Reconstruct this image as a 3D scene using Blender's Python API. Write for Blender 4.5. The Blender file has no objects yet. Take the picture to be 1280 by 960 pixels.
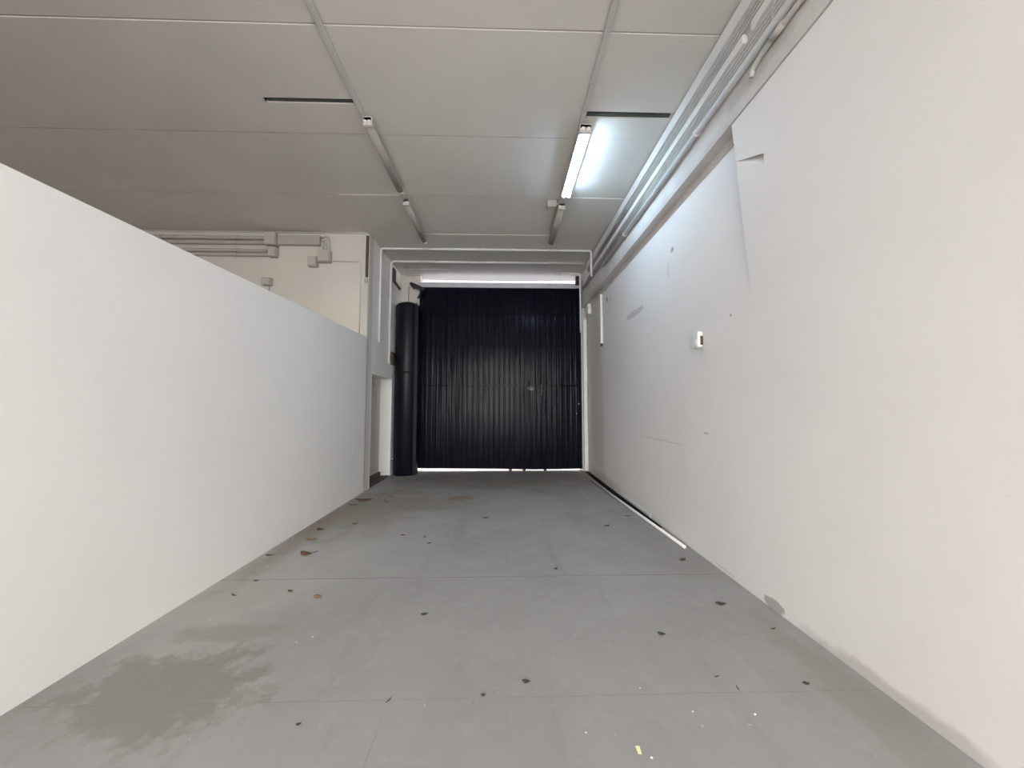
import bpy, math, random
from mathutils import Vector, Matrix
random.seed(7)
C = bpy.context.scene.collection
F = 450.0; HC = 1.48          # focal length in pixels of the 1280 wide frame, eye height
CZ = HC + 3.11                # ceiling height
XL, XR, XB = -2.40, 1.98, 1.866   # corridor side wall, right wall, right beam face

def on_x(px, py, X):          # where the line of sight meets the plane x = X
    Y = X * F / (px - 628.0); return Vector((X, Y, HC + (508.0 - py) / F * Y))
def on_y(px, py, Y):
    return Vector(((px - 628.0) / F * Y, Y, HC + (508.0 - py) / F * Y))
def on_z(px, py, z=0.0):
    Y = (z - HC) * F / (508.0 - py); return Vector(((px - 628.0) / F * Y, Y, z))

# ------------------------------------------------------------------ materials
def new_mat(name):
    m = bpy.data.materials.new(name); m.use_nodes = True
    nt = m.node_tree; nt.nodes.clear()
    out = nt.nodes.new('ShaderNodeOutputMaterial'); b = nt.nodes.new('ShaderNodeBsdfPrincipled')
    nt.links.new(b.outputs[0], out.inputs[0])
    return m, nt, b
def rgba(c): return (c[0], c[1], c[2], 1.0)
def mixc(nt, fac, a, b, mode='MIX'):
    n = nt.nodes.new('ShaderNodeMix'); n.data_type = 'RGBA'; n.blend_type = mode; n.clamp_factor = True
    for idx, v in ((0, fac), (6, a), (7, b)):
        if hasattr(v, 'is_output'): nt.links.new(v, n.inputs[idx])
        elif idx == 0: n.inputs[0].default_value = v
        else: n.inputs[idx].default_value = rgba(v)
    return n.outputs[2]
def noise(nt, scale, detail=4, rough=.55, vec=None, stretch=None):
    tc = nt.nodes.new('ShaderNodeTexCoord'); v = vec or tc.outputs['Object']
    if stretch:
        mp = nt.nodes.new('ShaderNodeMapping'); mp.inputs['Scale'].default_value = stretch
        nt.links.new(v, mp.inputs[0]); v = mp.outputs[0]
    n = nt.nodes.new('ShaderNodeTexNoise'); n.inputs['Scale'].default_value = scale
    n.inputs['Detail'].default_value = detail; n.inputs['Roughness'].default_value = rough
    nt.links.new(v, n.inputs['Vector']); return n
def ramp(nt, v, a, b, lo=0., hi=1.):
    r = nt.nodes.new('ShaderNodeMapRange'); r.inputs[1].default_value = a; r.inputs[2].default_value = b
    r.inputs[3].default_value = lo; r.inputs[4].default_value = hi; r.interpolation_type = 'SMOOTHSTEP'
    nt.links.new(v, r.inputs[0]); return r.outputs[0]
def math_n(nt, op, a, b=None):
    n = nt.nodes.new('ShaderNodeMath'); n.operation = op
    for i, v in enumerate((a, b)):
        if v is None: continue
        if hasattr(v, 'is_output'): nt.links.new(v, n.inputs[i])
        else: n.inputs[i].default_value = v
    return n.outputs[0]
def blob(nt, col, c, r, colour, amt=1., wob=.6, nscale=6., soft=.35):
    """A stain of its own ragged shape at c with radii r."""
    tc = nt.nodes.new('ShaderNodeTexCoord')
    s = nt.nodes.new('ShaderNodeVectorMath'); s.operation = 'SUBTRACT'; s.inputs[1].default_value = c
    nt.links.new(tc.outputs['Object'], s.inputs[0])
    d = nt.nodes.new('ShaderNodeVectorMath'); d.operation = 'DIVIDE'; d.inputs[1].default_value = r
    nt.links.new(s.outputs[0], d.inputs[0])
    n = noise(nt, nscale, 5, .6)
    o = nt.nodes.new('ShaderNodeVectorMath'); o.operation = 'SUBTRACT'; o.inputs[1].default_value = (.5, .5, .5)
    nt.links.new(n.outputs['Color'], o.inputs[0])
    k = nt.nodes.new('ShaderNodeVectorMath'); k.operation = 'SCALE'; k.inputs['Scale'].default_value = wob * 2
    nt.links.new(o.outputs[0], k.inputs[0])
    a = nt.nodes.new('ShaderNodeVectorMath'); a.operation = 'ADD'
    nt.links.new(d.outputs[0], a.inputs[0]); nt.links.new(k.outputs[0], a.inputs[1])
    l = nt.nodes.new('ShaderNodeVectorMath'); l.operation = 'LENGTH'; nt.links.new(a.outputs[0], l.inputs[0])
    m = ramp(nt, l.outputs['Value'], 1 - soft, 1 + soft, amt, 0.)
    return mixc(nt, m, col, colour)
def bump(nt, b, h, strength=.2, dist=.01):
    n = nt.nodes.new('ShaderNodeBump'); n.inputs['Strength'].default_value = strength; n.inputs['Distance'].default_value = dist
    nt.links.new(h, n.inputs['Height']); nt.links.new(n.outputs[0], b.inputs['Normal'])
def paint(name, c, rough=.6, var=.12, scale=1.6, metallic=0., bmp=.08, spots=0., blobs=()):
    m, nt, b = new_mat(name)
    n = noise(nt, scale, 5, .6)
    col = mixc(nt, ramp(nt, n.outputs[0], .3, .75), c, tuple(x * (1 - var) for x in c))
    n2 = noise(nt, scale * 14, 3, .6)
    col = mixc(nt, ramp(nt, n2.outputs[0], .55, .8, 0, var * 1.2), col, tuple(x * .62 for x in c))
    if spots:
        n3 = noise(nt, 9, 2, .5)
        col = mixc(nt, ramp(nt, n3.outputs[0], .72, .78, 0, spots), col, (.25, .21, .17))
    for bl in blobs: col = blob(nt, col, *bl[:3], **bl[3])
    nt.links.new(col, b.inputs['Base Color'])
    b.inputs['Roughness'].default_value = rough; b.inputs['Metallic'].default_value = metallic
    if bmp: bump(nt, b, n2.outputs[0], bmp, .006)
    return m
def emit(name, c, s):
    m, nt, b = new_mat(name)
    b.inputs['Base Color'].default_value = rgba((.8, .8, .8))
    b.inputs['Emission Color'].default_value = rgba(c); b.inputs['Emission Strength'].default_value = s
    return m

WALL = (.78, .755, .72)
def wy(px, py): return tuple(on_x(px, py, XR))
M_ceiling = paint('ceiling_paint', (.665, .635, .59), .85, .07, .9)
M_wall = paint('warm_white_wall_paint', (.69, .645, .58), .7, .06, 1.1)
M_partition = paint('white_partition_paint', (.85, .83, .805), .6, .04, .8)
g = (.42, .40, .385)
M_wall_right = paint('white_right_wall_paint', (.84, .815, .80), .6, .05, .9, blobs=[
    ((XR, 5.30, HC + 1.395), (.2, .36, .05), (.50, .485, .475), dict(amt=.75, wob=.75, nscale=9, soft=.2)),
    ((XR, 4.05, HC + 1.83), (.2, .035, .03), (.33, .31, .3), dict(amt=.9, wob=.4, nscale=20)),
    ((XR, 4.16, HC + 1.62), (.2, .02, .09), (.6, .59, .58), dict(amt=.6, wob=.4, nscale=20)),
    ((XR, 6.66, HC + 2.02), (.2, .05, .045), (.3, .27, .25), dict(amt=.9, wob=.5, nscale=18)),
    ((XR, 6.45, HC + 1.97), (.2, .04, .03), (.5, .47, .45), dict(amt=.6, wob=.5, nscale=18)),
    ((XR, 3.03, HC + .79), (.2, .016, .013), (.4, .36, .34), dict(amt=.9, wob=.3, nscale=30)),
    ((XR, 3.47, HC - .262), (.2, .05, .008), (.42, .39, .37), dict(amt=.8, wob=.3, nscale=14)),
    ((XR, 4.5, HC - .42), (.2, .6, .008), (.55, .53, .51), dict(amt=.5, wob=.4, nscale=9)),
    ((XR, 2.66, .035), (.2, .10, .045), (.42, .40, .385), dict(amt=.95, wob=.5, nscale=12, soft=.15)),
    ((XR, 3.25, .03), (.2, .16, .012), (.5, .48, .46), dict(amt=.35, wob=.6, nscale=10, soft=.2)),
    ((XR, 7.05, .9), (.2, .018, 1.4), (.5, .45, .40), dict(amt=.45, wob=.35, nscale=5, soft=.3)),
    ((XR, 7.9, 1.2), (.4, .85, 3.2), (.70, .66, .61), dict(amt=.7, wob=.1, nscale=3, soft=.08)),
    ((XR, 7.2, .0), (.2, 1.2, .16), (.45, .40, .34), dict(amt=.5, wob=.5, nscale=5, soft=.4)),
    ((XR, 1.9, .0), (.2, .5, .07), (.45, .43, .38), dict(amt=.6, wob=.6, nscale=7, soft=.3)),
])
M_beam = paint('grimy_beam_paint', (.70, .675, .645), .7, .16, 2.5, spots=.25, blobs=[
    ((XB, 1.7, HC + 2.52), (.3, .5, .05), (.50, .45, .38), dict(amt=.6, wob=.7, nscale=6)),
    ((XB, 3.4, HC + 2.50), (.3, .8, .035), (.52, .50, .48), dict(amt=.7, wob=.7, nscale=6)),
    ((XB, 2.45, HC + 2.47), (.3, .4, .07), (.48, .45, .42), dict(amt=.7, wob=.6, nscale=8)),
    ((XB + .06, 4.2, HC + 2.32), (.3, 1.5, .05), (.55, .51, .48), dict(amt=.6, wob=.5, nscale=4)),
    ((XB, 7.2, HC + 2.35), (.3, .5, .06), (.45, .40, .36), dict(amt=.6, wob=.7, nscale=6))])
M_white = paint('white_conduit_plastic', (.80, .79, .77), .45, .06, 3)
M_duct = paint('off_white_duct_plastic', (.56, .54, .51), .5, .10, 3)
M_grey_pipe = paint('grey_conduit_plastic', (.60, .575, .53), .5, .10, 4)
M_bay_pipe = paint('brownish_grey_pipe', (.47, .435, .38), .5, .12, 4)
M_box = paint('beige_box_plastic', (.47, .435, .385), .5, .10, 5)
M_box_lid = paint('beige_lid_plastic', (.53, .495, .445), .45, .06, 5)
M_dark = paint('dark_brown_filler', (.09, .07, .055), .8, .25, 6)
M_black = paint('black_painted_steel', (.012, .013, .018), .45, .2, 5)
M_chrome = paint('bare_steel', (.55, .55, .56), .35, .1, 9, metallic=.9)
M_steel = paint('dull_steel', (.22, .22, .23), .6, .2, 9, metallic=.3)
M_lampbody = paint('lamp_housing_enamel', (.58, .55, .50), .4, .06, 4)
M_lampcover = paint('dull_lamp_cover', (.40, .37, .32), .5, .08, 4)
M_rail = paint('galvanised_rail', (.62, .62, .66), .4, .12, 2.5, metallic=.35)
M_leaf = [paint('dry_leaf_brown', (.17, .095, .045), .8, .3, 30), paint('dry_leaf_dark', (.10, .075, .05), .8, .3, 30), paint('dry_leaf_ochre', (.33, .21, .08), .8, .3, 30)]
M_paper = paint('pale_yellow_scrap', (.82, .80, .45), .7, .05, 30)
M_chip = paint('white_plaster_chip', (.80, .80, .79), .8, .05, 30)
M_tube_on = emit('lit_tube', (.54, .77, 1.0), 11.5)
M_roll = paint('blue_black_roll', (.005, .006, .012), .4, .3, 3)
M_roll.node_tree.nodes['Principled BSDF'].inputs['Specular IOR Level'].default_value = .25
M_door = paint('niche_door_paint', (.55, .52, .48), .6, .08, 2)
M_sensor = paint('sensor_white_plastic', (.86, .86, .84), .35, .02, 8)
M_outwall = paint('exterior_backdrop_render', (.105, .105, .15), .9, .06, .5)
M_lane = paint('blue_grey_lane', (.15, .155, .185), .9, .1, 1.0)
M_outground = paint('pale_exterior_paving', (.36, .37, .41), .9, .1, 1.0)

def gate_mat():
    m, nt, b = new_mat('dark_navy_gate_paint')
    n = noise(nt, 1.2, 5, .6, stretch=(6, 1, .6))
    col = mixc(nt, ramp(nt, n.outputs[0], .3, .75), (.0045, .005, .011), (.008, .008, .014))
    nt.links.new(col, b.inputs['Base Color'])
    n2 = noise(nt, 2.2, 4, .6, stretch=(5, 1, 1))
    nt.links.new(ramp(nt, n2.outputs[0], .3, .7, .10, .24), b.inputs['Roughness']); b.inputs['Specular IOR Level'].default_value = .08
    n3 = noise(nt, 3.0, 3, .5, stretch=(5, 1, .22)); bump(nt, b, n3.outputs[0], .75, .01)
    return m
M_gate = gate_mat()
M_slotstrip = paint('dark_green_grey_strip', (.085, .095, .085), .7, .2, 6)

def floor_mat():
    m, nt, b = new_mat('worn_grey_concrete')
    base = (.345, .339, .330)
    n = noise(nt, .9, 6, .62); col = mixc(nt, ramp(nt, n.outputs[0], .32, .72), base, (.305, .298, .289))
    n2 = noise(nt, 1.4, 4, .6, stretch=(3.2, .28, 1)); col = mixc(nt, ramp(nt, n2.outputs[0], .5, .8, 0, .35), col, (.215, .207, .197))
    n4 = noise(nt, 7., 5, .7); col = mixc(nt, ramp(nt, n4.outputs[0], .50, .75, 0, .3), col, (.42, .417, .41))
    n5 = noise(nt, 16., 3, .6); col = mixc(nt, ramp(nt, n5.outputs[0], .66, .74, 0, .35), col, (.2, .19, .175))
    n6 = noise(nt, 22., 2, .5); col = mixc(nt, ramp(nt, n6.outputs[0], .73, .77, 0, .5), col, (.6, .6, .59))
    B = lambda c, r, k, **kw: blob(nt, col, (c[0], c[1], 0), (r[0], r[1], .5), k, **kw)
    col = B((-2.15, 3.3), (.75, .9), (.47, .455, .42), amt=.55, wob=.8, nscale=2.4, soft=.5)
    col = B((-1.5, 4.2), (.7, 1.0), (.42, .415, .40), amt=.5, wob=.9, nscale=3, soft=.6)
    col = B((-1.95, 5.4), (.7, 1.1), (.23, .20, .16), amt=.65, wob=.9, nscale=2.2, soft=.5)
    col = B((-2.25, 4.5), (.14, 1.3), (.24, .20, .15), amt=.55, wob=.9, nscale=4, soft=.5)
    col = B((-1.0, 5.6), (.65, .45), (.25, .225, .19), amt=.55, wob=.9, nscale=2.5, soft=.5)
    col = B((-.67, 5.95), (.22, .16), (.24, .15, .08), amt=.55, wob=.6, nscale=5, soft=.4)
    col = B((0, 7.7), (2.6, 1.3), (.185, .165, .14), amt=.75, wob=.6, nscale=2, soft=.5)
    col = B((1.05, 6.0), (.2, 1.6), (.27, .255, .24), amt=.5, wob=.7, nscale=2.5, soft=.6)
    col = B((1.75, 5.4), (.35, 2.2), (.28, .262, .245), amt=.5, wob=.6, nscale=2.5, soft=.5)
    col = B((-1.78, 2.02), (.50, .28), (.22, .222, .175), amt=.72, wob=1.3, nscale=7, soft=.25)
    col = B((-1.75, 2.50), (.38, .10), (.285, .28, .24), amt=.7, wob=.9, nscale=6, soft=.3)
    col = B((1.80, 1.85), (.13, .55), (.27, .26, .21), amt=.6, wob=.8, nscale=4, soft=.5)
    # saw-cut joints of the slab
    tc = nt.nodes.new('ShaderNodeTexCoord'); sx = nt.nodes.new('ShaderNodeSeparateXYZ'); nt.links.new(tc.outputs['Object'], sx.inputs[0])
    nw = noise(nt, 3, 4, .6); wv = math_n(nt, 'MULTIPLY', math_n(nt, 'SUBTRACT', nw.outputs[0], .5), .02)
    for y0, wd, amt in ((3.235, .007, .55), (1.93, .004, .22), (6.9, .008, .3)):
        d = math_n(nt, 'ABSOLUTE', math_n(nt, 'ADD', math_n(nt, 'SUBTRACT', sx.outputs[1], y0), wv))
        nb = noise(nt, 1.1, 3, .6)
        k = math_n(nt, 'MULTIPLY', ramp(nt, d, wd * .4, wd * 1.4, amt, 0), ramp(nt, nb.outputs[0], .3, .6, .35, 1.))
        col = mixc(nt, k, col, (.13, .125, .12))
    d = math_n(nt, 'ABSOLUTE', math_n(nt, 'ADD', math_n(nt, 'ADD', sx.outputs[0], .57), wv))
    k = math_n(nt, 'MULTIPLY', ramp(nt, d, .001, .005, .3, 0), ramp(nt, sx.outputs[1], 1.6, 1.95, 1., 0.))
    col = mixc(nt, k, col, (.15, .14, .135))
    nt.links.new(col, b.inputs['Base Color'])
    nt.links.new(ramp(nt, n.outputs[0], .3, .7, .55, .8), b.inputs['Roughness'])
    bump(nt, b, n4.outputs[0], .12, .01)
    return m
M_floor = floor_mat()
def slot_mat():
    return paint('dark_slot_shade', (.035, .027, .022), .8, .4, 9)  # near-black colour stands in for the shadow inside the drain slot
M_slot = slot_mat()

# ------------------------------------------------------------------ mesh helpers
class MB:
    def __init__(s): s.v = []; s.f = []; s.sm = []
    def poly(s, pts, smooth=False):
        b = len(s.v); s.v += [Vector(p) for p in pts]; s.f.append(tuple(range(b, b + len(pts)))); s.sm.append(smooth); return s
    def box(s, x0, x1, y0, y1, z0, z1):
        b = len(s.v); s.v += [Vector((x, y, z)) for z in (z0, z1) for y in (y0, y1) for x in (x0, x1)]
        for q in ((0, 2, 3, 1), (4, 5, 7, 6), (0, 1, 5, 4), (2, 6, 7, 3), (0, 4, 6, 2), (1, 3, 7, 5)):
            s.f.append(tuple(b + i for i in q)); s.sm.append(False)
        return s
    def sweep(s, path, prof, closed=True, caps=True, smooth=True, up=None):
        """Sweep a profile (list of (a,b)) along a path of points."""
        P = [Vector(p) for p in path]; n = len(prof); b = len(s.v); T = []
        for i in range(len(P)):
            t = (P[min(i + 1, len(P) - 1)] - P[max(i - 1, 0)]).normalized(); T.append(t)
        u = up and Vector(up) or (Vector((0, 0, 1)) if abs(T[0].z) < .9 else Vector((0, 1, 0)))
        u = (u - T[0] * u.dot(T[0])).normalized()
        for i, p in enumerate(P):
            u = (u - T[i] * u.dot(T[i])).normalized(); w = T[i].cross(u)
            for a, c in prof: s.v.append(p + w * a + u * c)
        for i in range(len(P) - 1):
            for j in range(n if closed else n - 1):
                k = (j + 1) % n
                s.f.append((b + i * n + j, b + i * n + k, b + (i + 1) * n + k, b + (i + 1) * n + j)); s.sm.append(smooth)
        if caps:
            s.f.append(tuple(b + j for j in reversed(range(n)))); s.sm.append(False)
            s.f.append(tuple(b + (len(P) - 1) * n + j for j in range(n))); s.sm.append(False)
        return s
    def tube(s, path, r, n=12, bend=0.):
        return s.sweep(rounded(path, bend) if bend else path, [(r * math.cos(2 * math.pi * i / n), r * math.sin(2 * math.pi * i / n)) for i in range(n)])
    def lathe(s, prof, c, n=32, axis='z'):
        b = len(s.v); k = len(prof); c = Vector(c)
        for i in range(n):
            a = 2 * math.pi * i / n
            for r, h in prof: s.v.append(c + Vector((r * math.cos(a), r * math.sin(a), h)))
        for i in range(n):
            for j in range(k - 1):
                i2 = (i + 1) % n
                s.f.append((b + i * k + j, b + i2 * k + j, b + i2 * k + j + 1, b + i * k + j + 1)); s.sm.append(True)
        s.f.append(tuple(b + i * k for i in reversed(range(n)))); s.sm.append(False)
        s.f.append(tuple(b + i * k + k - 1 for i in range(n))); s.sm.append(False)
        return s
def rounded(path, r, n=6):
    P = [Vector(p) for p in path]; out = [P[0]]
    for i in range(1, len(P) - 1):
        a, b, c = P[i - 1], P[i], P[i + 1]
        d1 = (a - b); d2 = (c - b); q = min(r, d1.length * .45, d2.length * .45)
        p1 = b + d1.normalized() * q; p2 = b + d2.normalized() * q
        for k in range(n + 1):
            t = k / n; out.append(p1 * (1 - t) ** 2 + b * 2 * t * (1 - t) + p2 * t * t)
    out.append(P[-1]); return out
def obj(name, mb, m, parent=None, bevel=0., origin=None, label=None):
    """Link the collected shapes as ONE mesh object; parts keep world coordinates under their thing."""
    v = mb.v
    off = Vector((0, 0, 0))
    if parent is not None:
        off = Vector(parent.get('_o', (0, 0, 0)))
    elif origin == 'base':
        lo = [min(p[i] for p in v) for i in range(3)]; hi = [max(p[i] for p in v) for i in range(3)]
        off = Vector(((lo[0] + hi[0]) / 2, (lo[1] + hi[1]) / 2, lo[2]))
    elif origin is not None: off = Vector(origin)
    me = bpy.data.meshes.new(name); me.from_pydata([tuple(p - off) for p in v], [], mb.f); me.update()
    for p, s_ in zip(me.polygons, mb.sm): p.use_smooth = s_
    me.materials.append(m)
    o = bpy.data.objects.new(name, me); C.objects.link(o)
    if parent is not None:
        o.parent = parent; o['_o'] = tuple(off)
    else:
        o.location = off; o['_o'] = tuple(off)
    if bevel:
        b = o.modifiers.new('bevel', 'BEVEL'); b.width = bevel; b.segments = 2; b.limit_method = 'ANGLE'; b.angle_limit = .6
    if label: o['label'] = label
    return o
def tag(o, label, cat, group=None):
    o['label'] = label; o['category'] = cat
    if group: o['group'] = group
    return o
def thing(name, loc, label, cat, group=None):
    o = bpy.data.objects.new(name, None); C.objects.link(o); o.location = loc; o['_o'] = tuple(loc); o.empty_display_size = .1
    return tag(o, label, cat, group)
def struct(name, mb, m, bevel=0., parent=None):
    o = obj(name, mb, m, parent, bevel)
    if parent is None: o['kind'] = 'structure'
    return o
def one(name, mb, m, label, cat, group=None, bevel=0.):
    return tag(obj(name, mb, m, None, bevel, 'base'), label, cat, group)

# ------------------------------------------------------------------ the setting
Y0, Y1 = -5.0, 8.75
SX0, SX1, SY0, SY1 = 1.865, 1.965, 4.45, 8.2      # narrow drain slot along the right wall
f = MB()
f.poly([(-9.6, Y0, 0), (SX0, Y0, 0), (SX0, Y1, 0), (-9.6, Y1, 0)])
f.poly([(SX0, Y0, 0), (2.6, Y0, 0), (2.6, SY0, 0), (SX0, SY0, 0)])
f.poly([(SX0, SY1, 0), (2.6, SY1, 0), (2.6, Y1, 0), (SX0, Y1, 0)])
f.poly([(SX1, SY0, 0), (2.6, SY0, 0), (2.6, SY1, 0), (SX1, SY1, 0)])
f.box(-9.6, 2.6, Y0, Y1, -.3, -.15)
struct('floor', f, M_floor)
t = MB()
t.poly([(SX0, SY0, -.1), (SX1, SY0, -.1), (SX1, SY1, -.1), (SX0, SY1, -.1)])
t.poly([(SX0, SY0, -.1), (SX0, SY1, -.1), (SX0, SY1, 0), (SX0, SY0, 0)])
t.poly([(SX1, SY1, -.1), (SX1, SY0, -.1), (SX1, SY0, 0), (SX1, SY1, 0)])
t.poly([(SX1, SY0, -.1), (SX0, SY0, -.1), (SX0, SY0, 0), (SX1, SY0, 0)])
t.poly([(SX0, SY1, -.1), (SX1, SY1, -.1), (SX1, SY1, 0), (SX0, SY1, 0)])
struct('trim_1', t, M_slot)

# ceiling: precast planks 1.2 m wide with open joints, and a slot cut in two of them
c = MB()
seams = [2.79 + 1.19 * k for k in range(-6, 6)]
def ceil_strip(x0, x1, slot=None):
    prof = [(Y0, CZ)]; lev = 0
    cuts = [(y, .011, .035) for y in seams if Y0 < y < Y1]
    if slot: cuts.append(slot)
    cuts.sort()
    z = CZ
    for k, (y, w, d) in enumerate(cuts):
        prof += [(y - w / 2, z), (y - w / 2, CZ + d)]
        z = CZ + (.0, .005, -.003, .004, .0, .006, -.002)[k % 7] if d < .05 else z
        prof += [(y + w / 2, CZ + d), (y + w / 2, z)]
    prof.append((Y1, z))
    b = len(c.v)
    for y, zz in prof: c.v += [Vector((x0, y, zz)), Vector((x1, y, zz))]
    for i in range(len(prof) - 1):
        c.f.append((b + 2 * i, b + 2 * i + 2, b + 2 * i + 3, b + 2 * i + 1)); c.sm.append(False)
SL, SR = (3.535, .06, .075), (3.63, .08, .075)
ceil_strip(-9.6, -2.42); ceil_strip(-2.42, -1.50, SL); ceil_strip(-1.50, .855); ceil_strip(.855, XB - .012, SR); ceil_strip(XB - .012, 2.6)
c.box(-9.6, 2.6, Y0, Y1, CZ + .076, CZ + .3)
struct('ceiling', c, M_ceiling)
for x0, x1, (yy, ww, dd), lb in ((-2.40, -1.53, SL, 'dark strip in the ceiling slot above the unlit left lamps'), (.90, XB - .07, SR, 'dark strip in the ceiling slot above the lit lamp')):
    one('slot_strip', MB().box(x0, x1, yy - .002, yy + ww * .7, CZ + .012, CZ + .07), M_slotstrip, lb, 'ceiling strip', 'ceiling slot strips', .003)

# right wall with its shallow splayed niche near the camera
zt = HC + 2.31
hx, zl, ye = XB + .012, HC + .90, 2.77       # up to ye the wall thickens gently towards the beam
sl = (XR - hx) / (zt - .006 - zl)
def on_slope(px, py):
    a = (px - 628.0) / F; b = (508.0 - py) / F   # X = aY, z = HC + bY, X = XR - sl (z - zl)
    Y = (XR + sl * (zl - HC)) / (a + sl * b); return Vector((a * Y, Y, HC + b * Y))
A, B, D = on_slope(937, 184), on_slope(975, 171.5), on_slope(975, 187)
I_ = (A * .2 + B * .4 + D * .4) + Vector((.09, -.02, .05))
E1, E2, E3, E4 = Vector((XR, Y0, zl)), Vector((XR, ye, zl)), Vector((hx, ye, zt - .006)), Vector((hx, Y0, zt - .006))
w = MB()
w.poly([(XR, Y0, 0), (XR, ye, 0), E2, E1])
w.poly([E1, E2, A, D]).poly([E2, E3, A]).poly([E3, E4, B, A]).poly([E4, E1, D, B])
w.poly([A, B, I_]).poly([B, D, I_]).poly([D, A, I_])      # small broken pocket in the plaster
w.poly([E2, (XR, ye, zt), E3])
w.poly([(XR, ye, 0), (XR, Y1, 0), (XR, Y1, CZ), (XR, ye, CZ)])
w.box(2.45, 2.6, Y0, Y1, 0, CZ)
w.poly([(XR, Y0, 0), (2.6, Y0, 0), (2.6, Y0, CZ), (XR, Y0, CZ)])
struct('wall_right', w, M_wall_right)
bm_ = MB().box(XB, XR + .02, Y0, 8.44, zt, CZ)
bm_.box(XR - .012, XR + .02, 2.77, 8.44, zt - .075, zt)
struct('trim_2', bm_, M_beam)

struct('wall_left', MB().poly([(XL, Y0, 0), (XL, 6.42, 0), (XL, 6.42, HC + 1.222), (XL, Y0, HC + 1.075)])
       .poly([(XL, Y0, HC + 1.075), (XL, 6.42, HC + 1.222), (XL - .15, 6.42, HC + 1.222), (XL - .15, Y0, HC + 1.075)])
       .poly([(XL - .15, 6.42, 0), (XL - .15, Y0, 0), (XL - .15, Y0, HC + 1.075), (XL - .15, 6.42, HC + 1.222)])
       .poly([(XL - .15, Y0, 0), (XL, Y0, 0), (XL, Y0, HC + 1.075), (XL - .15, Y0, HC + 1.075)]), M_partition)
struct('wall_back', MB().box(-9.6, XL, 6.4, 6.6, 0, CZ + .02), M_wall)
struct('wall_rear', MB().box(-9.6, -5.6, Y0 - .2, Y0, 0, CZ + .02).box(-3.7, -2.6, Y0 - .2, Y0, 0, CZ + .02).box(-5.6, -3.7, Y0 - .2, Y0, 2.6, CZ + .02).box(-2.6, 2.6, Y0 - .2, Y0, 4.3, CZ + .02), M_wall)  # unseen doorway on the bay side added to brighten the left bay
struct('wall_far_left', MB().box(-9.75, -9.6, Y0, 6.6, 0, CZ + .05), M_wall)
NY0, NY1, NZ = 6.67, 7.86, 2.075
struct('wall_side', MB().box(-3.0, XL, 6.6, Y1, NZ, CZ + .02).box(-3.0, XL, NY1, Y1, 0, NZ).box(-3.0, XL, 6.6, NY0, 0, NZ), M_partition)
d1 = struct('door_1', MB().box(-2.72, -2.64, NY0, NY1, .005, NZ), M_door)
obj('door_panel', MB().box(-2.642, -2.632, NY0 + .15, NY1 - .15, .25, NZ - .2), M_door, d1, .004)
struct('trim_3', MB().box(-2.64, XL - .004, NY0, NY1, 0, .012).box(-2.645, -2.60, NY0, NY1, .0, .09), M_dark)
fw = MB().box(-3.0, -1.95, 8.46, Y1, 0, CZ + .02).box(1.80, 2.6, 8.46, Y1, 0, CZ + .02)
struct('wall_front', fw, M_wall)
struct('trim_4', MB().box(1.845, XR, 8.30, 8.46, 0, zt), M_wall, .01)      # white gate jamb on the right
# outside
struct('pavement', MB().poly([(-30, Y1 - .02, -.03), (30, Y1 - .02, -.03), (30, 40, -.03), (-30, 40, -.03)]), M_lane)
struct('ground', MB().poly([(-30, -30, -.03), (30, -30, -.03), (30, Y0 + .02, -.03), (-30, Y0 + .02, -.03)]), M_outground)
struct('wall_outside_backdrop', MB().box(-20, 20, 19, 19.3, -.03, 12), M_outwall)  # backdrop wall added so the gap over the gate shows less bright sky

# ------------------------------------------------------------------ gate
GY = 8.38; GX0, GX1 = -1.945, 1.84; GZ1 = HC + 2.80
gate = thing('gate', (0, GY, 0), 'tall dark navy ribbed steel gate closing the far end of the corridor', 'gate')
def sheet(z0, z1, yo=0.):
    s = MB(); n = 30; pitch = (GX1 - GX0 - .16) / n; x = GX0 + .08; pr = []
    for i in range(n):
        pr += [(x, 0), (x + pitch * .62, 0), (x + pitch * .76, -.0035), (x + pitch * .86, -.0035)]; x += pitch
    pr.append((x, 0)); b = len(s.v)
    for a, d in pr: s.v += [Vector((a, GY + yo + d, z0)), Vector((a, GY + yo + d, z1))]
    for i in range(len(pr) - 1): s.f.append((b + 2 * i, b + 2 * i + 2, b + 2 * i + 3, b + 2 * i + 1)); s.sm.append(False)
    return s
zs = [.075, HC + .49, HC + 1.435, HC + 2.18, GZ1]
zs = [.085, HC + (508 - 482) / F * GY, HC + (508 - 431) / F * GY, HC + (508 - 391) / F * GY, GZ1]
for i in range(4): obj('panel', sheet(zs[i], zs[i + 1], (0, .006, 0, .006)[i]), M_gate, gate)
for i in range(1, 4): obj('crossbar', MB().box(GX0 + .06, GX1 - .06, GY - .034, GY + .03, zs[i] - .018, zs[i] + .018), M_gate, gate, .006)
for a, bb in ((GX0, GX0 + .09), (GX1 - .09, GX1)): obj('stile', MB().box(a, bb, GY - .03, GY + .04, .08, GZ1), M_gate, gate, .005)
br_ = MB()
for xa, xb, za, zb in ((GX0, -.15, .075, .055), (-.15, .75, .055, .035), (.75, GX1, .035, .05)):
    q8 = [(x, y, z) for z in (0, 1) for y in (GY - .028, GY + .038) for x in (xa, xb)]
    b0 = len(br_.v); br_.v += [Vector((x, y, (za if x == xa else zb) if z == 0 else .15)) for x, y, z in q8]
    for q in ((0, 2, 3, 1), (4, 5, 7, 6), (0, 1, 5, 4), (2, 6, 7, 3), (0, 4, 6, 2), (1, 3, 7, 5)): br_.f.append(tuple(b0 + i for i in q)); br_.sm.append(False)
obj('bottom_rail', br_, M_gate, gate)
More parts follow.
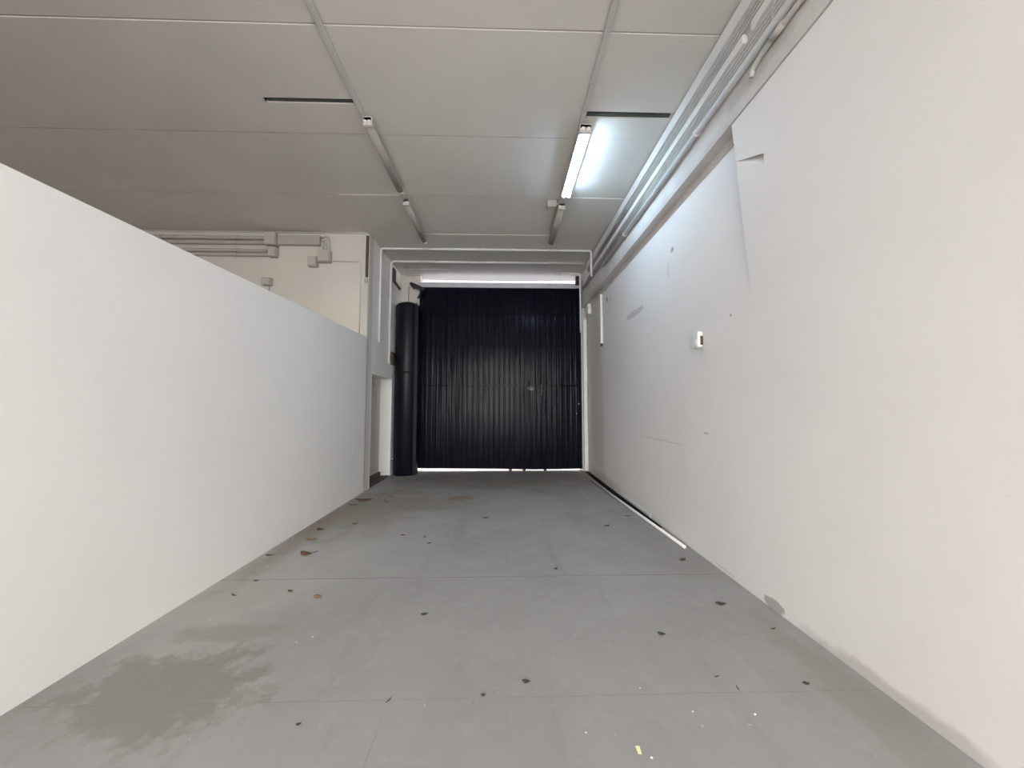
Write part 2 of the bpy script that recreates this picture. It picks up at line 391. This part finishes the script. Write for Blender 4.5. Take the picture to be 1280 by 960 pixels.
obj('backing_sheet', MB().box(GX0 + .02, GX1 - .02, GY + .02, GY + .045, .08, GZ1), M_black, gate)
tr = obj('top_rail', MB().box(GX0 - .05, GX1 - .06, GY - .03, GY + .05, GZ1, GZ1 + .115), M_rail, gate, .012, label='pale galvanised rail along the top of the gate')
for px in (638, 655, 681): obj('roller', MB().tube([on_y(px, 586, GY) * 1 + Vector((0, -.02, .0)), on_y(px, 586, GY) + Vector((0, .03, 0))], .035), M_black, gate)
L = on_y(664, 485, GY - .03)
lk = obj('lock', MB().box(L.x - .09, L.x + .09, GY - .045, GY - .016, L.z - .05, L.z + .03), M_black, gate, .006)
obj('padlock', MB().box(L.x - .03, L.x + .035, GY - .075, GY - .046, L.z - .06, L.z + .0).tube([(L.x - .018, GY - .06, L.z), (L.x - .018, GY - .06, L.z + .045), (L.x + .022, GY - .06, L.z + .045), (L.x + .022, GY - .06, L.z)], .006, 8, .02), M_steel, lk, label='bare metal padlock on the gate')
obj('pull_bar', MB().box(L.x + .22, L.x + .26, GY - .05, GY - .016, L.z - .18, L.z + .08), M_black, gate, .006)
for px, py in ((523.5, 508), (724, 505), (721, 517)):
    q = on_y(px, py, GY - .05); obj('bolt', MB().lathe([(.0, -.01), (.02, -.01), (.02, .015), (.012, .02), (0, .02)], q, 10), M_chrome, gate)
q = on_y(724, 345, GY - .05)
obj('guide_bracket', MB().box(q.x - .05, q.x + .05, GY - .09, GY - .03, q.z - .15, q.z + .06).tube([(q.x, GY - .14, q.z - .06), (q.x, GY - .08, q.z - .06)], .045), M_black, gate, .006)

# hinged arm above the roll
arm = thing('gate_closer', (-2.1, 8.2, HC + 2.6), 'black hinged arm at the upper left corner of the gate', 'gate arm')
p0, p1, p2 = on_y(513, 354, 8.22), on_y(529, 361, 8.30), on_y(522, 378, 8.30)
obj('upper_bar', MB().sweep([p0, p1], [(-.03, -.045), (.03, -.045), (.03, .045), (-.03, .045)], smooth=False), M_black, arm, .008)
obj('lower_bar', MB().tube([p1 + Vector((-.03, -.03, 0)), on_y(521, 372, 8.25)], .022, 10), M_black, arm)
obj('pivot', MB().tube([p0 + Vector((0, -.06, 0)), p0 + Vector((0, .26, 0))], .035), M_black, arm)
obj('end_clip', MB().box(p2.x - .07, p2.x - .01, 8.18, 8.24, p2.z - .07, p2.z), M_chrome, arm, .005)

# tall roll beside the gate
RX, RY, RR = -2.125, 8.06, .262
roll = thing('roll', (RX, RY, 0), 'tall blue-black cylindrical roll with domed top standing left of the gate', 'roll')
zt_r = HC + (508 - 381) / F * (RY - .2)
obj('body', MB().lathe([(.0, .0), (RR - .01, 0), (RR, .015), (RR, zt_r)] + [(RR * math.cos(a) * 1.0, zt_r + .12 * math.sin(a)) for a in [k * math.pi / 16 for k in range(1, 8)]] + [(.001, zt_r + .12)], (RX, RY, 0), 40), M_roll, roll)
obj('edge_flap', MB().sweep([(RX + RR * .82, RY - RR * .62, .02), (RX + RR * .82, RY - RR * .62, zt_r + .02)], [(-.05, -.012), (.06, -.012), (.06, .012), (-.05, .012)], smooth=False), M_roll, roll)
obj('cord', MB().tube([(RX, RY, zt_r + .1), (RX + .005, RY, zt_r + .3), (RX, RY + .01, HC + 2.72)], .007, 8), M_black, roll)
obj('tie', MB().lathe([(RR + .004, 0), (RR + .008, .02), (RR + .004, .04)], (RX, RY, 2.2), 40), M_roll, roll)

# angle bracket on the left wall near the gate
a0 = on_x(490, 336, XL)
br = thing('angle_bracket', (XL, 7.8, a0.z), 'small brown angle bracket high on the left wall beside the gate', 'bracket')
obj('wall_plate', MB().box(XL, XL + .03, 7.74, 7.92, HC + 2.72, HC + 3.02), M_dark, br, .003)
obj('brace', MB().sweep([(XL + .02, 7.83, HC + 2.74), (XL + .12, 7.95, HC + 2.60)], [(-.02, -.02), (.02, -.02), (.02, .02), (-.02, .02)], smooth=False), M_dark, br)

# ------------------------------------------------------------------ lamps
LZ = CZ - .031
def lamp(x, y0, y1, label, wd, lit):
    g_ = thing('fluorescent_lamp', (x, (y0 + y1) / 2, LZ), label, 'ceiling lamp', 'fluorescent lamps on the ceiling')
    h = wd / 2
    obj('housing', MB().sweep([(x, y0, LZ), (x, y1, LZ)], [(-h * .6, 0), (h * .6, 0), (h, -.035), (h, -.045), (-h, -.045), (-h, -.035)], smooth=False, up=(0, 0, 1)), M_lampbody, g_)
    for s_ in (-1, 1):
        ye = y0 if s_ < 0 else y1
        e = obj('end_cap', MB().box(x - h, x + h, min(ye, ye - s_ * .045), max(ye, ye - s_ * .045), LZ - .098, LZ - .004), M_lampbody, g_, .008)
        if True:
            for k in (-1, 1): obj('socket', MB().tube([(x + k * h * .45, ye + s_ * .012, LZ - .06), (x + k * h * .45, ye - s_ * .01, LZ - .06)], h * .28, 12), M_white, e)
    if lit:
        obj('reflector', MB().sweep([(x, y0 + .04, LZ), (x, y1 - .04, LZ)], [(-h, -.046), (h, -.046), (h, -.05), (-h + .004, -.05), (-h + .004, -.085), (-h, -.085)], smooth=False, up=(0, 0, 1)), M_lampbody, g_)
        for k in (-1, 1): obj('tube', MB().tube([(x + k * h * .48, y0 + .045, LZ - .088), (x + k * h * .48, y1 - .045, LZ - .088)], .017, 14), M_tube_on, g_, label='glowing white tube')
    else:
        pr = [(-h * .95, -.046), (-h * .9, -.07), (-h * .6, -.088), (0, -.095), (h * .6, -.088), (h * .9, -.07), (h * .95, -.046)]
        obj('lamp_cover', MB().sweep([(x, y0 + .04, LZ), (x, y1 - .04, LZ)], [(-a, b_) for a, b_ in pr], up=(0, 0, 1)), M_lampcover, g_)
    return g_
lamp(.905, 3.72, 4.98, 'lit white fluorescent lamp glowing on the right side of the ceiling', .135, True)
lamp(.895, 5.25, 6.53, 'unlit fluorescent lamp behind the lit one, beside a small ceiling box', .11, False)
lamp(-1.44, 3.68, 4.96, 'unlit fluorescent lamp on the left of the ceiling, nearer of the two', .095, False)
lamp(-1.435, 5.20, 6.50, 'unlit fluorescent lamp on the left of the ceiling, close to the far pipes', .095, False)
for x, y1, lb in ((-1.49, 5.2, 'long grey cable duct along the ceiling above the two unlit left lamps'), (.86, 5.3, 'long grey cable duct along the ceiling above the lit lamp')):
    one('cable_duct', MB().box(x - .026, x + .026, Y0 + .05, y1, CZ - .030, CZ - .004), M_duct, lb, 'cable duct', 'ceiling cable ducts', .008)
jb = thing('junction_box', (.745, 5.3, CZ - .1), 'square beige junction box on the ceiling beside the unlit right lamp', 'junction box')
obj('body', MB().box(.67, .815, 5.21, 5.36, CZ - .09, CZ - .004), M_box, jb, .01)
obj('lid', MB().box(.675, .81, 5.215, 5.355, CZ - .105, CZ - .09), M_box_lid, jb, .006)
obj('cable', MB().tube([(.815, 5.27, CZ - .055), (.825, 5.25, CZ - .06), (.836, 5.236, CZ - .065)], .012, 8, .02), M_grey_pipe, jb)

# ------------------------------------------------------------------ pipes around the gate end
R1 = .021
def pipe(path, r, m, label, bend=.08, cat='pipe', group=None, name='conduit', clips=()):
    o = tag(obj(name, MB().tube(path, r, 12, bend), m, None, 0, 'base'), label, cat, group)
    for p, ax in clips:
        obj('mount_clip', MB().tube([Vector(p) - Vector(ax) * .012, Vector(p) + Vector(ax) * .012], r + .006, 12), m, o)
    return o
ya, yb = 6.93, 7.56
zA = CZ - R1 - .006
pipe([(XL + R1 + .004, ya, HC + (508 - 428) / F * ya), (XL + R1 + .004, ya, zA), (XB - R1 - .09, ya, zA), (XB - R1 - .09, ya, HC + 2.57)], R1, M_white,
     'white pipe framing the corridor end, nearer of the two, crossing the ceiling', .05, clips=[((x, ya, zA), (1, 0, 0)) for x in (-1.6, -.4, .9)])
pipe([(XL + R1 + .004, yb, HC + (508 - 455) / F * yb), (XL + R1 + .004, yb, zA), (XB - .10, yb, zA)], R1, M_white,
     'white pipe framing the corridor end, farther of the two, ending above a dark switch', .09, clips=[((x, yb, zA), (1, 0, 0)) for x in (-1.5, -.2, 1.0)])
pipe([(-2.2, 8.0, zA), (-1.2, 8.0, zA)], .016, M_duct, 'short pipe under the ceiling above the domed roll', .0, clips=[((x, 8.0, zA), (1, 0, 0)) for x in (-2.0, -1.4)])
pipe([(1.35, 8.16, zA), (1.80, 8.16, zA), (1.80, 8.16, HC + 1.7)], .02, M_white, 'white pipe turning down the jamb at the gate upper right corner', .05, clips=[((1.5, 8.16, zA), (1, 0, 0))])
one('wall_conduit', MB().box(XR - .045, XR - .002, 6.97, 7.03, HC + 1.24, HC + 2.225), M_white, 'white vertical cable cover on the right wall under the beam', 'cable cover', None, .006)
one('cable_socket', MB().box(XR - .04, XR - .002, 6.975, 7.025, HC + 1.19, HC + 1.236), M_dark, 'dark socket below the white vertical cable cover', 'socket', None, .005)
zj = HC + (508 - 398) / F * 8.2
one('jamb_cover', MB().box(XR - .115, XR - .03, 8.20, 8.28, 0.02, zj).box(XR - .10, XR - .005, 8.275, 8.297, .02, zj), M_white, 'white tall cover strip running up the right jamb beside the gate', 'cover strip', None, .012)
jx = thing('wall_box', (XR - .04, 8.1, HC + 2.1), 'white rectangular box above the jamb cover strip at the gate', 'wall box')
obj('body', MB().box(XR - .07, XR - .003, 7.86, 8.12, HC + 2.06, HC + 2.36 - .06), M_sensor, jx, .01)
obj('lid', MB().box(XR - .08, XR - .07, 7.87, 8.11, HC + 2.07, HC + 2.29), M_sensor, jx, .004)
sw = thing('switch', (XL, 7.75, HC + 1.05), 'small dark switch box on the left wall at the pipe end', 'switch')
s0 = on_x(487, 456, XL)
obj('body', MB().box(XL + .002, XL + .05, 7.72, 7.92, HC + .90, HC + 1.17), M_dark, sw, .008)
obj('button', MB().box(XL + .05, XL + .06, 7.77, 7.87, HC + .97, HC + 1.09), M_black, sw, .004)
one('wall_bolt', MB().tube([(XL + .002, 7.93, HC - 1.13), (XL + .05, 7.93, HC - 1.13)], .03), M_chrome, 'tiny shiny bolt low on the wall beside the domed roll', 'bolt')

# ------------------------------------------------------------------ bundle of pipes along the right beam
def xpipe(zr, r, y0, y1, label, m, cat='pipe'):
    o = tag(obj('conduit', MB().tube([(XB - r - .016, y0, HC + zr), (XB - r - .016, y1, HC + zr)], r, 10), m, None, 0, 'base'), label, cat, 'pipes along the right beam')
    y = y0 + .6
    while y < y1:
        obj('mount_clip', MB().tube([(XB - r - .012, y - .012, HC + zr), (XB - r - .012, y + .012, HC + zr)], r + .004, 10), m, o); y += 1.1
    return o
one('cable_tray', MB().box(XB - .05, XB - .003, Y0 + .05, 7.62, HC + 2.972, HC + 3.09), M_white, 'broad white trunking along the right beam, highest of the bundle', 'cable trunking', None, .006)
for zr, nm in ((2.938, 'thin white pipe on the right beam, first below the highest trunking'), (2.902, 'thin white pipe on the right beam, second below the highest trunking'), (2.866, 'thin white pipe on the right beam, third below the highest trunking')):
    xpipe(zr, .0115, Y0 + .05, 7.5, nm, M_grey_pipe)
one('cable_trunking', MB().box(XB - .045, XB - .003, 2.52, 7.55, HC + 2.755, HC + 2.828), M_white, 'white trunking along the right beam between two sets of thin pipes, longer far length', 'cable trunking', None, .006)
one('cable_trunking', MB().box(XB - .040, XB - .003, Y0 + .05, 2.44, HC + 2.765, HC + 2.835), M_white, 'white trunking along the right beam, short near length past the open joint', 'cable trunking', None, .006)
for zr, nm in ((2.722, 'thin grey pipe on the right beam, first below the middle trunking'), (2.687, 'thin grey pipe on the right beam, second below the middle trunking'), (2.652, 'thin grey pipe on the right beam, third below the middle trunking')):
    xpipe(zr, .0115, Y0 + .05, 8.1, nm, M_grey_pipe)
pipe([(XB - .035, Y0 + .05, HC + 2.575), (XB - .035, 6.4, HC + 2.575)], .030, M_white, 'thick white pipe lowest along the right beam', 0, clips=[((XB - .035, y, HC + 2.575), (0, 1, 0)) for y in (-1, 1, 3.2, 5.2)])
el = pipe([(XB - .03, Y0 + .05, HC + 2.505), (XB - .025, 2.36, HC + 2.505), (XB - .025, 2.46, HC + 2.485), (XB - .02, 2.48, HC + 2.44)], .018, M_duct, 'short grey pipe ending in a down-turned elbow on the right beam', .07, clips=[((XB - .03, 1.2, HC + 2.505), (0, 1, 0))])
obj('coupling', MB().tube([(XB - .03, 2.16, HC + 2.505), (XB - .03, 2.26, HC + 2.505)], .024), M_box, el)

# white sensor on the right wall
sp = on_x(881, 423, XR)
se = thing('wall_sensor', (XR, sp.y, sp.z), 'small white rounded sensor box in the middle of the right wall', 'sensor')
obj('body', MB().box(XR - .055, XR - .002, sp.y - .055, sp.y + .055, sp.z - .082, sp.z + .075), M_sensor, se, .012)
obj('lens', MB().box(XR - .058, XR - .054, sp.y - .03, sp.y + .03, sp.z - .05, sp.z + .0), M_sensor, se, .001)
obj('side_shade', MB().box(XR - .030, XR - .004, sp.y - .058, sp.y - .054, sp.z - .06, sp.z + .03), M_dark, se)  # dark strip laid on the near side in place of shadow
obj('screw', MB().tube([(XR - .02, sp.y + .09, sp.z + .05), (XR - .002, sp.y + .09, sp.z + .05)], .012, 10), M_dark, se)

# pipes lying by the drain slot
a, b_ = on_z(738, 598.5, .02), on_z(853, 681, .02)
k1 = one('plastic_pipe', MB().tube([a, a.lerp(b_, .5) + Vector((-.006, 0, 0)), b_], .018, 10), M_white, 'long thin white pipe lying on the floor beside the right wall slot', 'pipe')
one('skirting_strip', MB().box(XR - .014, XR - .001, 4.84, 6.35, .002, .042), M_white, 'short white strip at the foot of the right wall behind the slot', 'skirting strip', None, .003)

# ------------------------------------------------------------------ left bay wall services (wall face y = 6.4)
BY = 6.4
def bp(px, py): return on_y(px, py, BY)
def bx(mb, x0, x1, y0, y1, d0, d1):          # box on the bay wall from pixels, d = distance in front of it
    p, q = bp(x0, y1), bp(x1, y0); return mb.box(p.x, q.x, BY - d1, BY - d0, p.z, q.z)
for py, lb in ((297.2, 'grey pipe high on the left bay wall, topmost of four'), (303.4, 'grey pipe high on the left bay wall, second of four from the top')):
    z = bp(300, py).z; x1 = bp(334, py).x
    pipe([(-9.5, BY - .04, z), (x1, BY - .04, z)], .034, M_bay_pipe, lb, 0, group='pipes on the left bay wall', clips=[((x, BY - .04, z), (1, 0, 0)) for x in (-7.5, -6, -4.7)])
for py, lb in ((313.3, 'grey pipe on the left bay wall, third of four from the top'), (318.6, 'grey pipe on the left bay wall, lowest of four')):
    z = bp(300, py).z; x1 = bp(337, py).x
    pipe([(-9.5, BY - .035, z), (x1, BY - .035, z)], .030, M_bay_pipe, lb, 0, group='pipes on the left bay wall', clips=[((x, BY - .035, z), (1, 0, 0)) for x in (-7.5, -6, -4.7)])
def jbox(x0, x1, y0, y1, dep, label, name='junction_box'):
    p = bp((x0 + x1) / 2, y1); o = thing(name, (p.x, BY, p.z), label, 'junction box', 'boxes on the left bay wall')
    obj('body', bx(MB(), x0, x1, y0, y1, .002, dep), M_box, o, .012)
    obj('lid', bx(MB(), x0 + .6, x1 - .6, y0 + .6, y1 - .6, dep, dep + .018), M_box_lid, o, .006)
    obj('mounting_plate', bx(MB(), x0 + 1, x1 - 1, y0 + 1, y1 - 1, .0, .004), M_box, o)
    return o
jbox(333.5, 347, 292.6, 308.4, .13, 'large beige junction box where the two upper bay pipes end')
jbox(337, 346.5, 309.6, 322.2, .10, 'smaller beige junction box where the two lower bay pipes end')
tk = one('cable_trunking', bx(MB(), 347.4, 399, 294.2, 306.2, .004, .085), M_box, 'grey trunking on the bay wall from the large box to the flexible cables', 'cable trunking', None, .006)
tk['_o'] = tuple(tk.location); obj('mounting_rail', bx(MB(), 349, 398, 296, 304, .0, .006), M_box, tk)
jbox(398, 413, 314, 328.4, .11, 'beige junction box under the looping flexible cables')
jbox(385.5, 396.8, 321, 334, .10, 'small square beige box left of the flexible cable box')
for px0, pyt, px1, lb in ((400.2, 296.0, 409, 'flexible grey cable loop above the bay box, outermost'), (400.2, 300.5, 405.6, 'flexible grey cable loop above the bay box, middle'), (400.2, 304.0, 402, 'flexible grey cable loop above the bay box, innermost')):
    p = bp(px0, pyt); q = bp(px1, 313.6); e = Vector((0, -.045, 0))
    pipe([p + e, Vector((q.x - .01, BY - .05, p.z + .03)), Vector((q.x + .015, BY - .05, (p.z + q.z) / 2)), q + e], .014, M_duct, lb, .07, cat='cable', group='flexible cables', name='flexible_cable')
e = Vector((0, -.012, 0))
pipe([bp(413.4, 325.2) + e, bp(449.5, 326) + e, bp(449.5, 345) + e, bp(449, 432) + e], .008, M_duct, 'thin cable running from the box across and down the bay wall', .05, cat='cable', name='wall_cable')
one('filler_strip', bx(MB(), 455.3, 458.6, 292, 345.5, .002, .03), M_dark, 'dark brown vertical strip at the bay wall corner', 'filler strip', None, .004)
one('cable_cover', bx(MB(), 452, 459, 353.5, 440, .002, .035), M_grey_pipe, 'pale vertical cable cover below the dark brown strip', 'cable cover', None, .005)
one('strip_cap', bx(MB(), 454.5, 458.8, 347.2, 352.6, .002, .05), M_box, 'small brownish cap between the dark strip and pale cover', 'cap', None, .006)
so = thing('wall_socket', (bp(335.5, 358).x, BY, bp(335, 358).z), 'small beige socket box just above the white partition', 'socket')
obj('body', bx(MB(), 329.5, 341.2, 348.6, 358, .002, .09), M_box, so, .012)
obj('lid', bx(MB(), 331, 339.7, 349.8, 357, .09, .104), M_box_lid, so, .005)
obj('cable', MB().tube([bp(336.5, 358) + e, bp(337, 375) + e], .010, 8), M_duct, so)

# ------------------------------------------------------------------ litter on the floor
def leaf_mesh(L_, W_, seed):
    r = random.Random(seed); s = MB(); n = 9; b = 0
    cu = r.uniform(.2, .5); pts = []
    for i in range(n):
        t_ = i / (n - 1); wd = W_ * math.sin(math.pi * (t_ ** .8)) * r.uniform(.75, 1.1) + .001
        zc = L_ * .25 * cu * (2 * t_ - 1) ** 2
        row = []
        for j in (-1, -.5, 0, .5, 1): row.append(Vector(((t_ - .5) * L_, wd * j / 2, .003 + zc + abs(j) * W_ * .22 * cu)))
        pts.append(row)
    for up_ in (0, .0015):
        for row in pts: s.v += [p + Vector((0, 0, up_)) for p in row]
    N = n * 5
    for i in range(n - 1):
        for j in range(4):
            q_ = i * 5 + j
            s.f.append((q_, q_ + 1, q_ + 6, q_ + 5)); s.sm.append(True)
            s.f.append((N + q_, N + q_ + 5, N + q_ + 6, N + q_ + 1)); s.sm.append(True)
    rim = [j for j in range(5)] + [i * 5 + 4 for i in range(1, n)] + [(n - 1) * 5 + j for j in (3, 2, 1, 0)] + [i * 5 for i in range(n - 2, 0, -1)]
    for k in range(len(rim)):
        a_, c_ = rim[k], rim[(k + 1) % len(rim)]; s.f.append((a_, N + a_, N + c_, c_)); s.sm.append(True)
    return s
leaves = [  # pixel, length in pixels, colour, label
    (393, 685.5, 15, 0, 'largest dry brown leaf on the floor near the left wall'),
    (408.5, 735, 10, 2, 'ochre dry leaf on the open floor below the largest brown leaf'),
    (376, 728, 6, 1, 'small dull leaf just left of the ochre leaf'),
    (350, 686, 9, 1, 'dark leaf scrap at the foot of the left wall, left of the largest leaf'),
    (335.5, 715.5, 6, 1, 'black leaf scrap near the left wall on the floor joint'),
    (310.5, 732, 9, 1, 'flat brown twig piece close to the lower left wall'),
    (398, 668.5, 12, 2, 'pale brown leaf behind the largest brown leaf'),
    (409, 656.5, 9, 1, 'dark brown leaf farther along the left wall'),
    (447, 627.5, 9, 0, 'reddish brown leaf by the left wall end'),
    (460, 622.5, 16, 0, 'long brown leaf heap beside the wall corner before the niche'),
    (450, 650, 5, 1, 'tiny black scrap alone on the damp floor patch'),
    (492, 618, 5, 1, 'tiny dark scrap on the floor before the domed roll'),
    (487, 624, 6, 0, 'tiny brown scrap just in front of the one before the roll'),
    (508, 664, 6, 1, 'dark leaf on the mid floor, largest of a loose trio'),
    (534.5, 666.5, 4, 1, 'dark speck of leaf in the loose mid floor trio, farther one'),
    (540, 674, 5, 1, 'dark speck of leaf in the loose mid floor trio, nearer one'),
    (608, 644.5, 7, 1, 'dull leaf in the middle of the far floor'),
    (693.5, 706, 7, 1, 'upright dark leaf curl beside the floor joint right of centre'),
    (535, 757, 8, 1, 'slim dark leaf in the centre of the floor past the joint'),
    (657, 836.5, 9, 1, 'dull grey-brown leaf on the near floor right of centre'),
    (606, 851, 5, 1, 'small dark leaf tip on the near floor at centre'),
    (495, 854, 9, 1, 'thin curled twig beside a crack in the near floor'),
    (391, 879, 5, 1, 'small dark crumb on the near floor at left'),
    (477, 935, 8, 1, 'dark spot of leaf on the nearest floor left of centre'),
    (850.5, 697, 8, 1, 'dark leaf on the floor just past the thin white pipe end'),
    (896, 750, 11, 1, 'angular dark leaf near the right wall foot'),
    (821.5, 784.5, 8, 1, 'dark brown leaf on open floor left of the angular leaf'),
    (757, 655, 7, 1, 'dull leaf scrap midway along the thin white pipe'),
    (783, 643.5, 7, 1, 'dull leaf scrap close to the thin white pipe'),
    (960, 780.5, 6, 1, 'small dark scrap beside the chipped right wall foot'),
    (888, 835, 7, 1, 'thin dark twig on the near right floor, farther of two'),
    (913, 848.5, 8, 1, 'thin dark twig on the near right floor, nearer of two'),
    (998, 845, 7, 1, 'dark leaf at the right wall foot nearest the camera'),
]
for i, (px, py, sz, mi, lb) in enumerate(leaves):
    p = on_z(px, py); ln = sz * p.y / F
    o = obj('twig' if 'twig' in lb else 'dry_leaf', leaf_mesh(ln * 1.15, ln * (.18 if 'twig' in lb else random.uniform(.5, .8)), i), M_leaf[mi]); o.location = (p.x, p.y, 0)
    o.rotation_euler = (0, 0, random.uniform(-.5, .5) + (1.3 if px in (693.5, 495, 913) else 0))
    tag(o, lb, 'twig' if 'twig' in lb else 'leaf', 'dry leaves on the floor')
stalk = on_z(397, 681); ch = MB().tube([(.0, .0, .006), (.05, .05, .012), (.06, .09, .012)], .003, 6)
so_ = obj('leaf_stalk', ch, M_leaf[0]); lf = [o for o in bpy.data.objects if o.get('label', '').startswith('largest dry')][0]
so_.parent = lf; so_.name = 'stalk'
p = on_z(790.5, 917)
pm = MB(); pv = [(-.007, -.014), (.008, -.016), (.010, .015), (-.009, .017)]
pm.poly([(x, y, .002 + .004 * (y > 0)) for x, y in reversed(pv)]).poly([(x, y, .004 + .004 * (y > 0)) for x, y in pv])
for i in range(4):
    a_, c_ = pv[i], pv[(i + 1) % 4]
    pm.poly([(*a_, .002 + .004 * (a_[1] > 0)), (*c_, .002 + .004 * (c_[1] > 0)), (*c_, .004 + .004 * (c_[1] > 0)), (*a_, .004 + .004 * (a_[1] > 0))])
o = obj('paper_scrap', pm, M_paper); o.location = (p.x, p.y, 0); tag(o, 'pale yellow paper scrap on the near floor', 'paper scrap')
for i, (px, py, lb) in enumerate(((857, 874, 'white plaster crumb on the near right floor, left of a pinkish one'), (933, 879, 'pinkish white plaster crumb on the near right floor'), (728, 895, 'white plaster crumb on the near floor left of the yellow scrap'),
                                  (806, 925, 'tiny white crumb beside the yellow scrap'), (794, 846, 'tiny pale crumb above the yellow scrap'), (404, 781, 'pale crumb on the left floor past the mossy patch'))):
    p = on_z(px, py); r_ = .004 + .0015 * (i % 2)
    o = obj('plaster_crumb', MB().lathe([(r_ * .7, 0), (r_, r_ * .5), (r_ * .5, r_)], (0, 0, 0), 6), M_chip); o.location = (p.x, p.y, 0); o.scale = (1.3, .9, 1)
    tag(o, lb, 'crumb', 'plaster crumbs on the floor')

for o in bpy.data.objects:
    if '_o' in o: del o['_o']

# ------------------------------------------------------------------ daylight
W = bpy.data.worlds.new('sky'); bpy.context.scene.world = W; W.use_nodes = True
bgn = W.node_tree.nodes['Background']; bgn.inputs[0].default_value = (1.0, .975, .942, 1); bgn.inputs[1].default_value = 2.2
pl = bpy.data.lights.new('rear_opening_portal', 'AREA'); pl.shape = 'RECTANGLE'; pl.size = 7.4; pl.size_y = 4.35; pl.cycles.is_portal = True
po = bpy.data.objects.new('rear_opening_portal', pl); C.objects.link(po); po.location = (-1.6, Y0 - .21, 2.15); po.rotation_euler = (math.pi / 2, 0, 0)

# ------------------------------------------------------------------ camera
cam = bpy.data.cameras.new('camera'); co = bpy.data.objects.new('camera', cam); C.objects.link(co)
cam.sensor_fit = 'HORIZONTAL'; cam.sensor_width = 36.0; cam.lens = 36.0 * F / 1280.0; cam.clip_start = .05; cam.clip_end = 200
co.location = (0, 0, HC); co.rotation_euler = (math.pi / 2 + math.atan(28 / F), 0, -math.atan(12 / F))
sc = bpy.context.scene; sc.camera = co
sc.view_settings.view_transform = 'Standard'; sc.view_settings.look = 'None'; sc.view_settings.gamma = 1.0
sc.view_settings.use_curve_mapping = False; sc.view_settings.exposure = 2.54
sc.cycles.use_denoising = True; sc.cycles.max_bounces = 10; sc.cycles.diffuse_bounces = 7
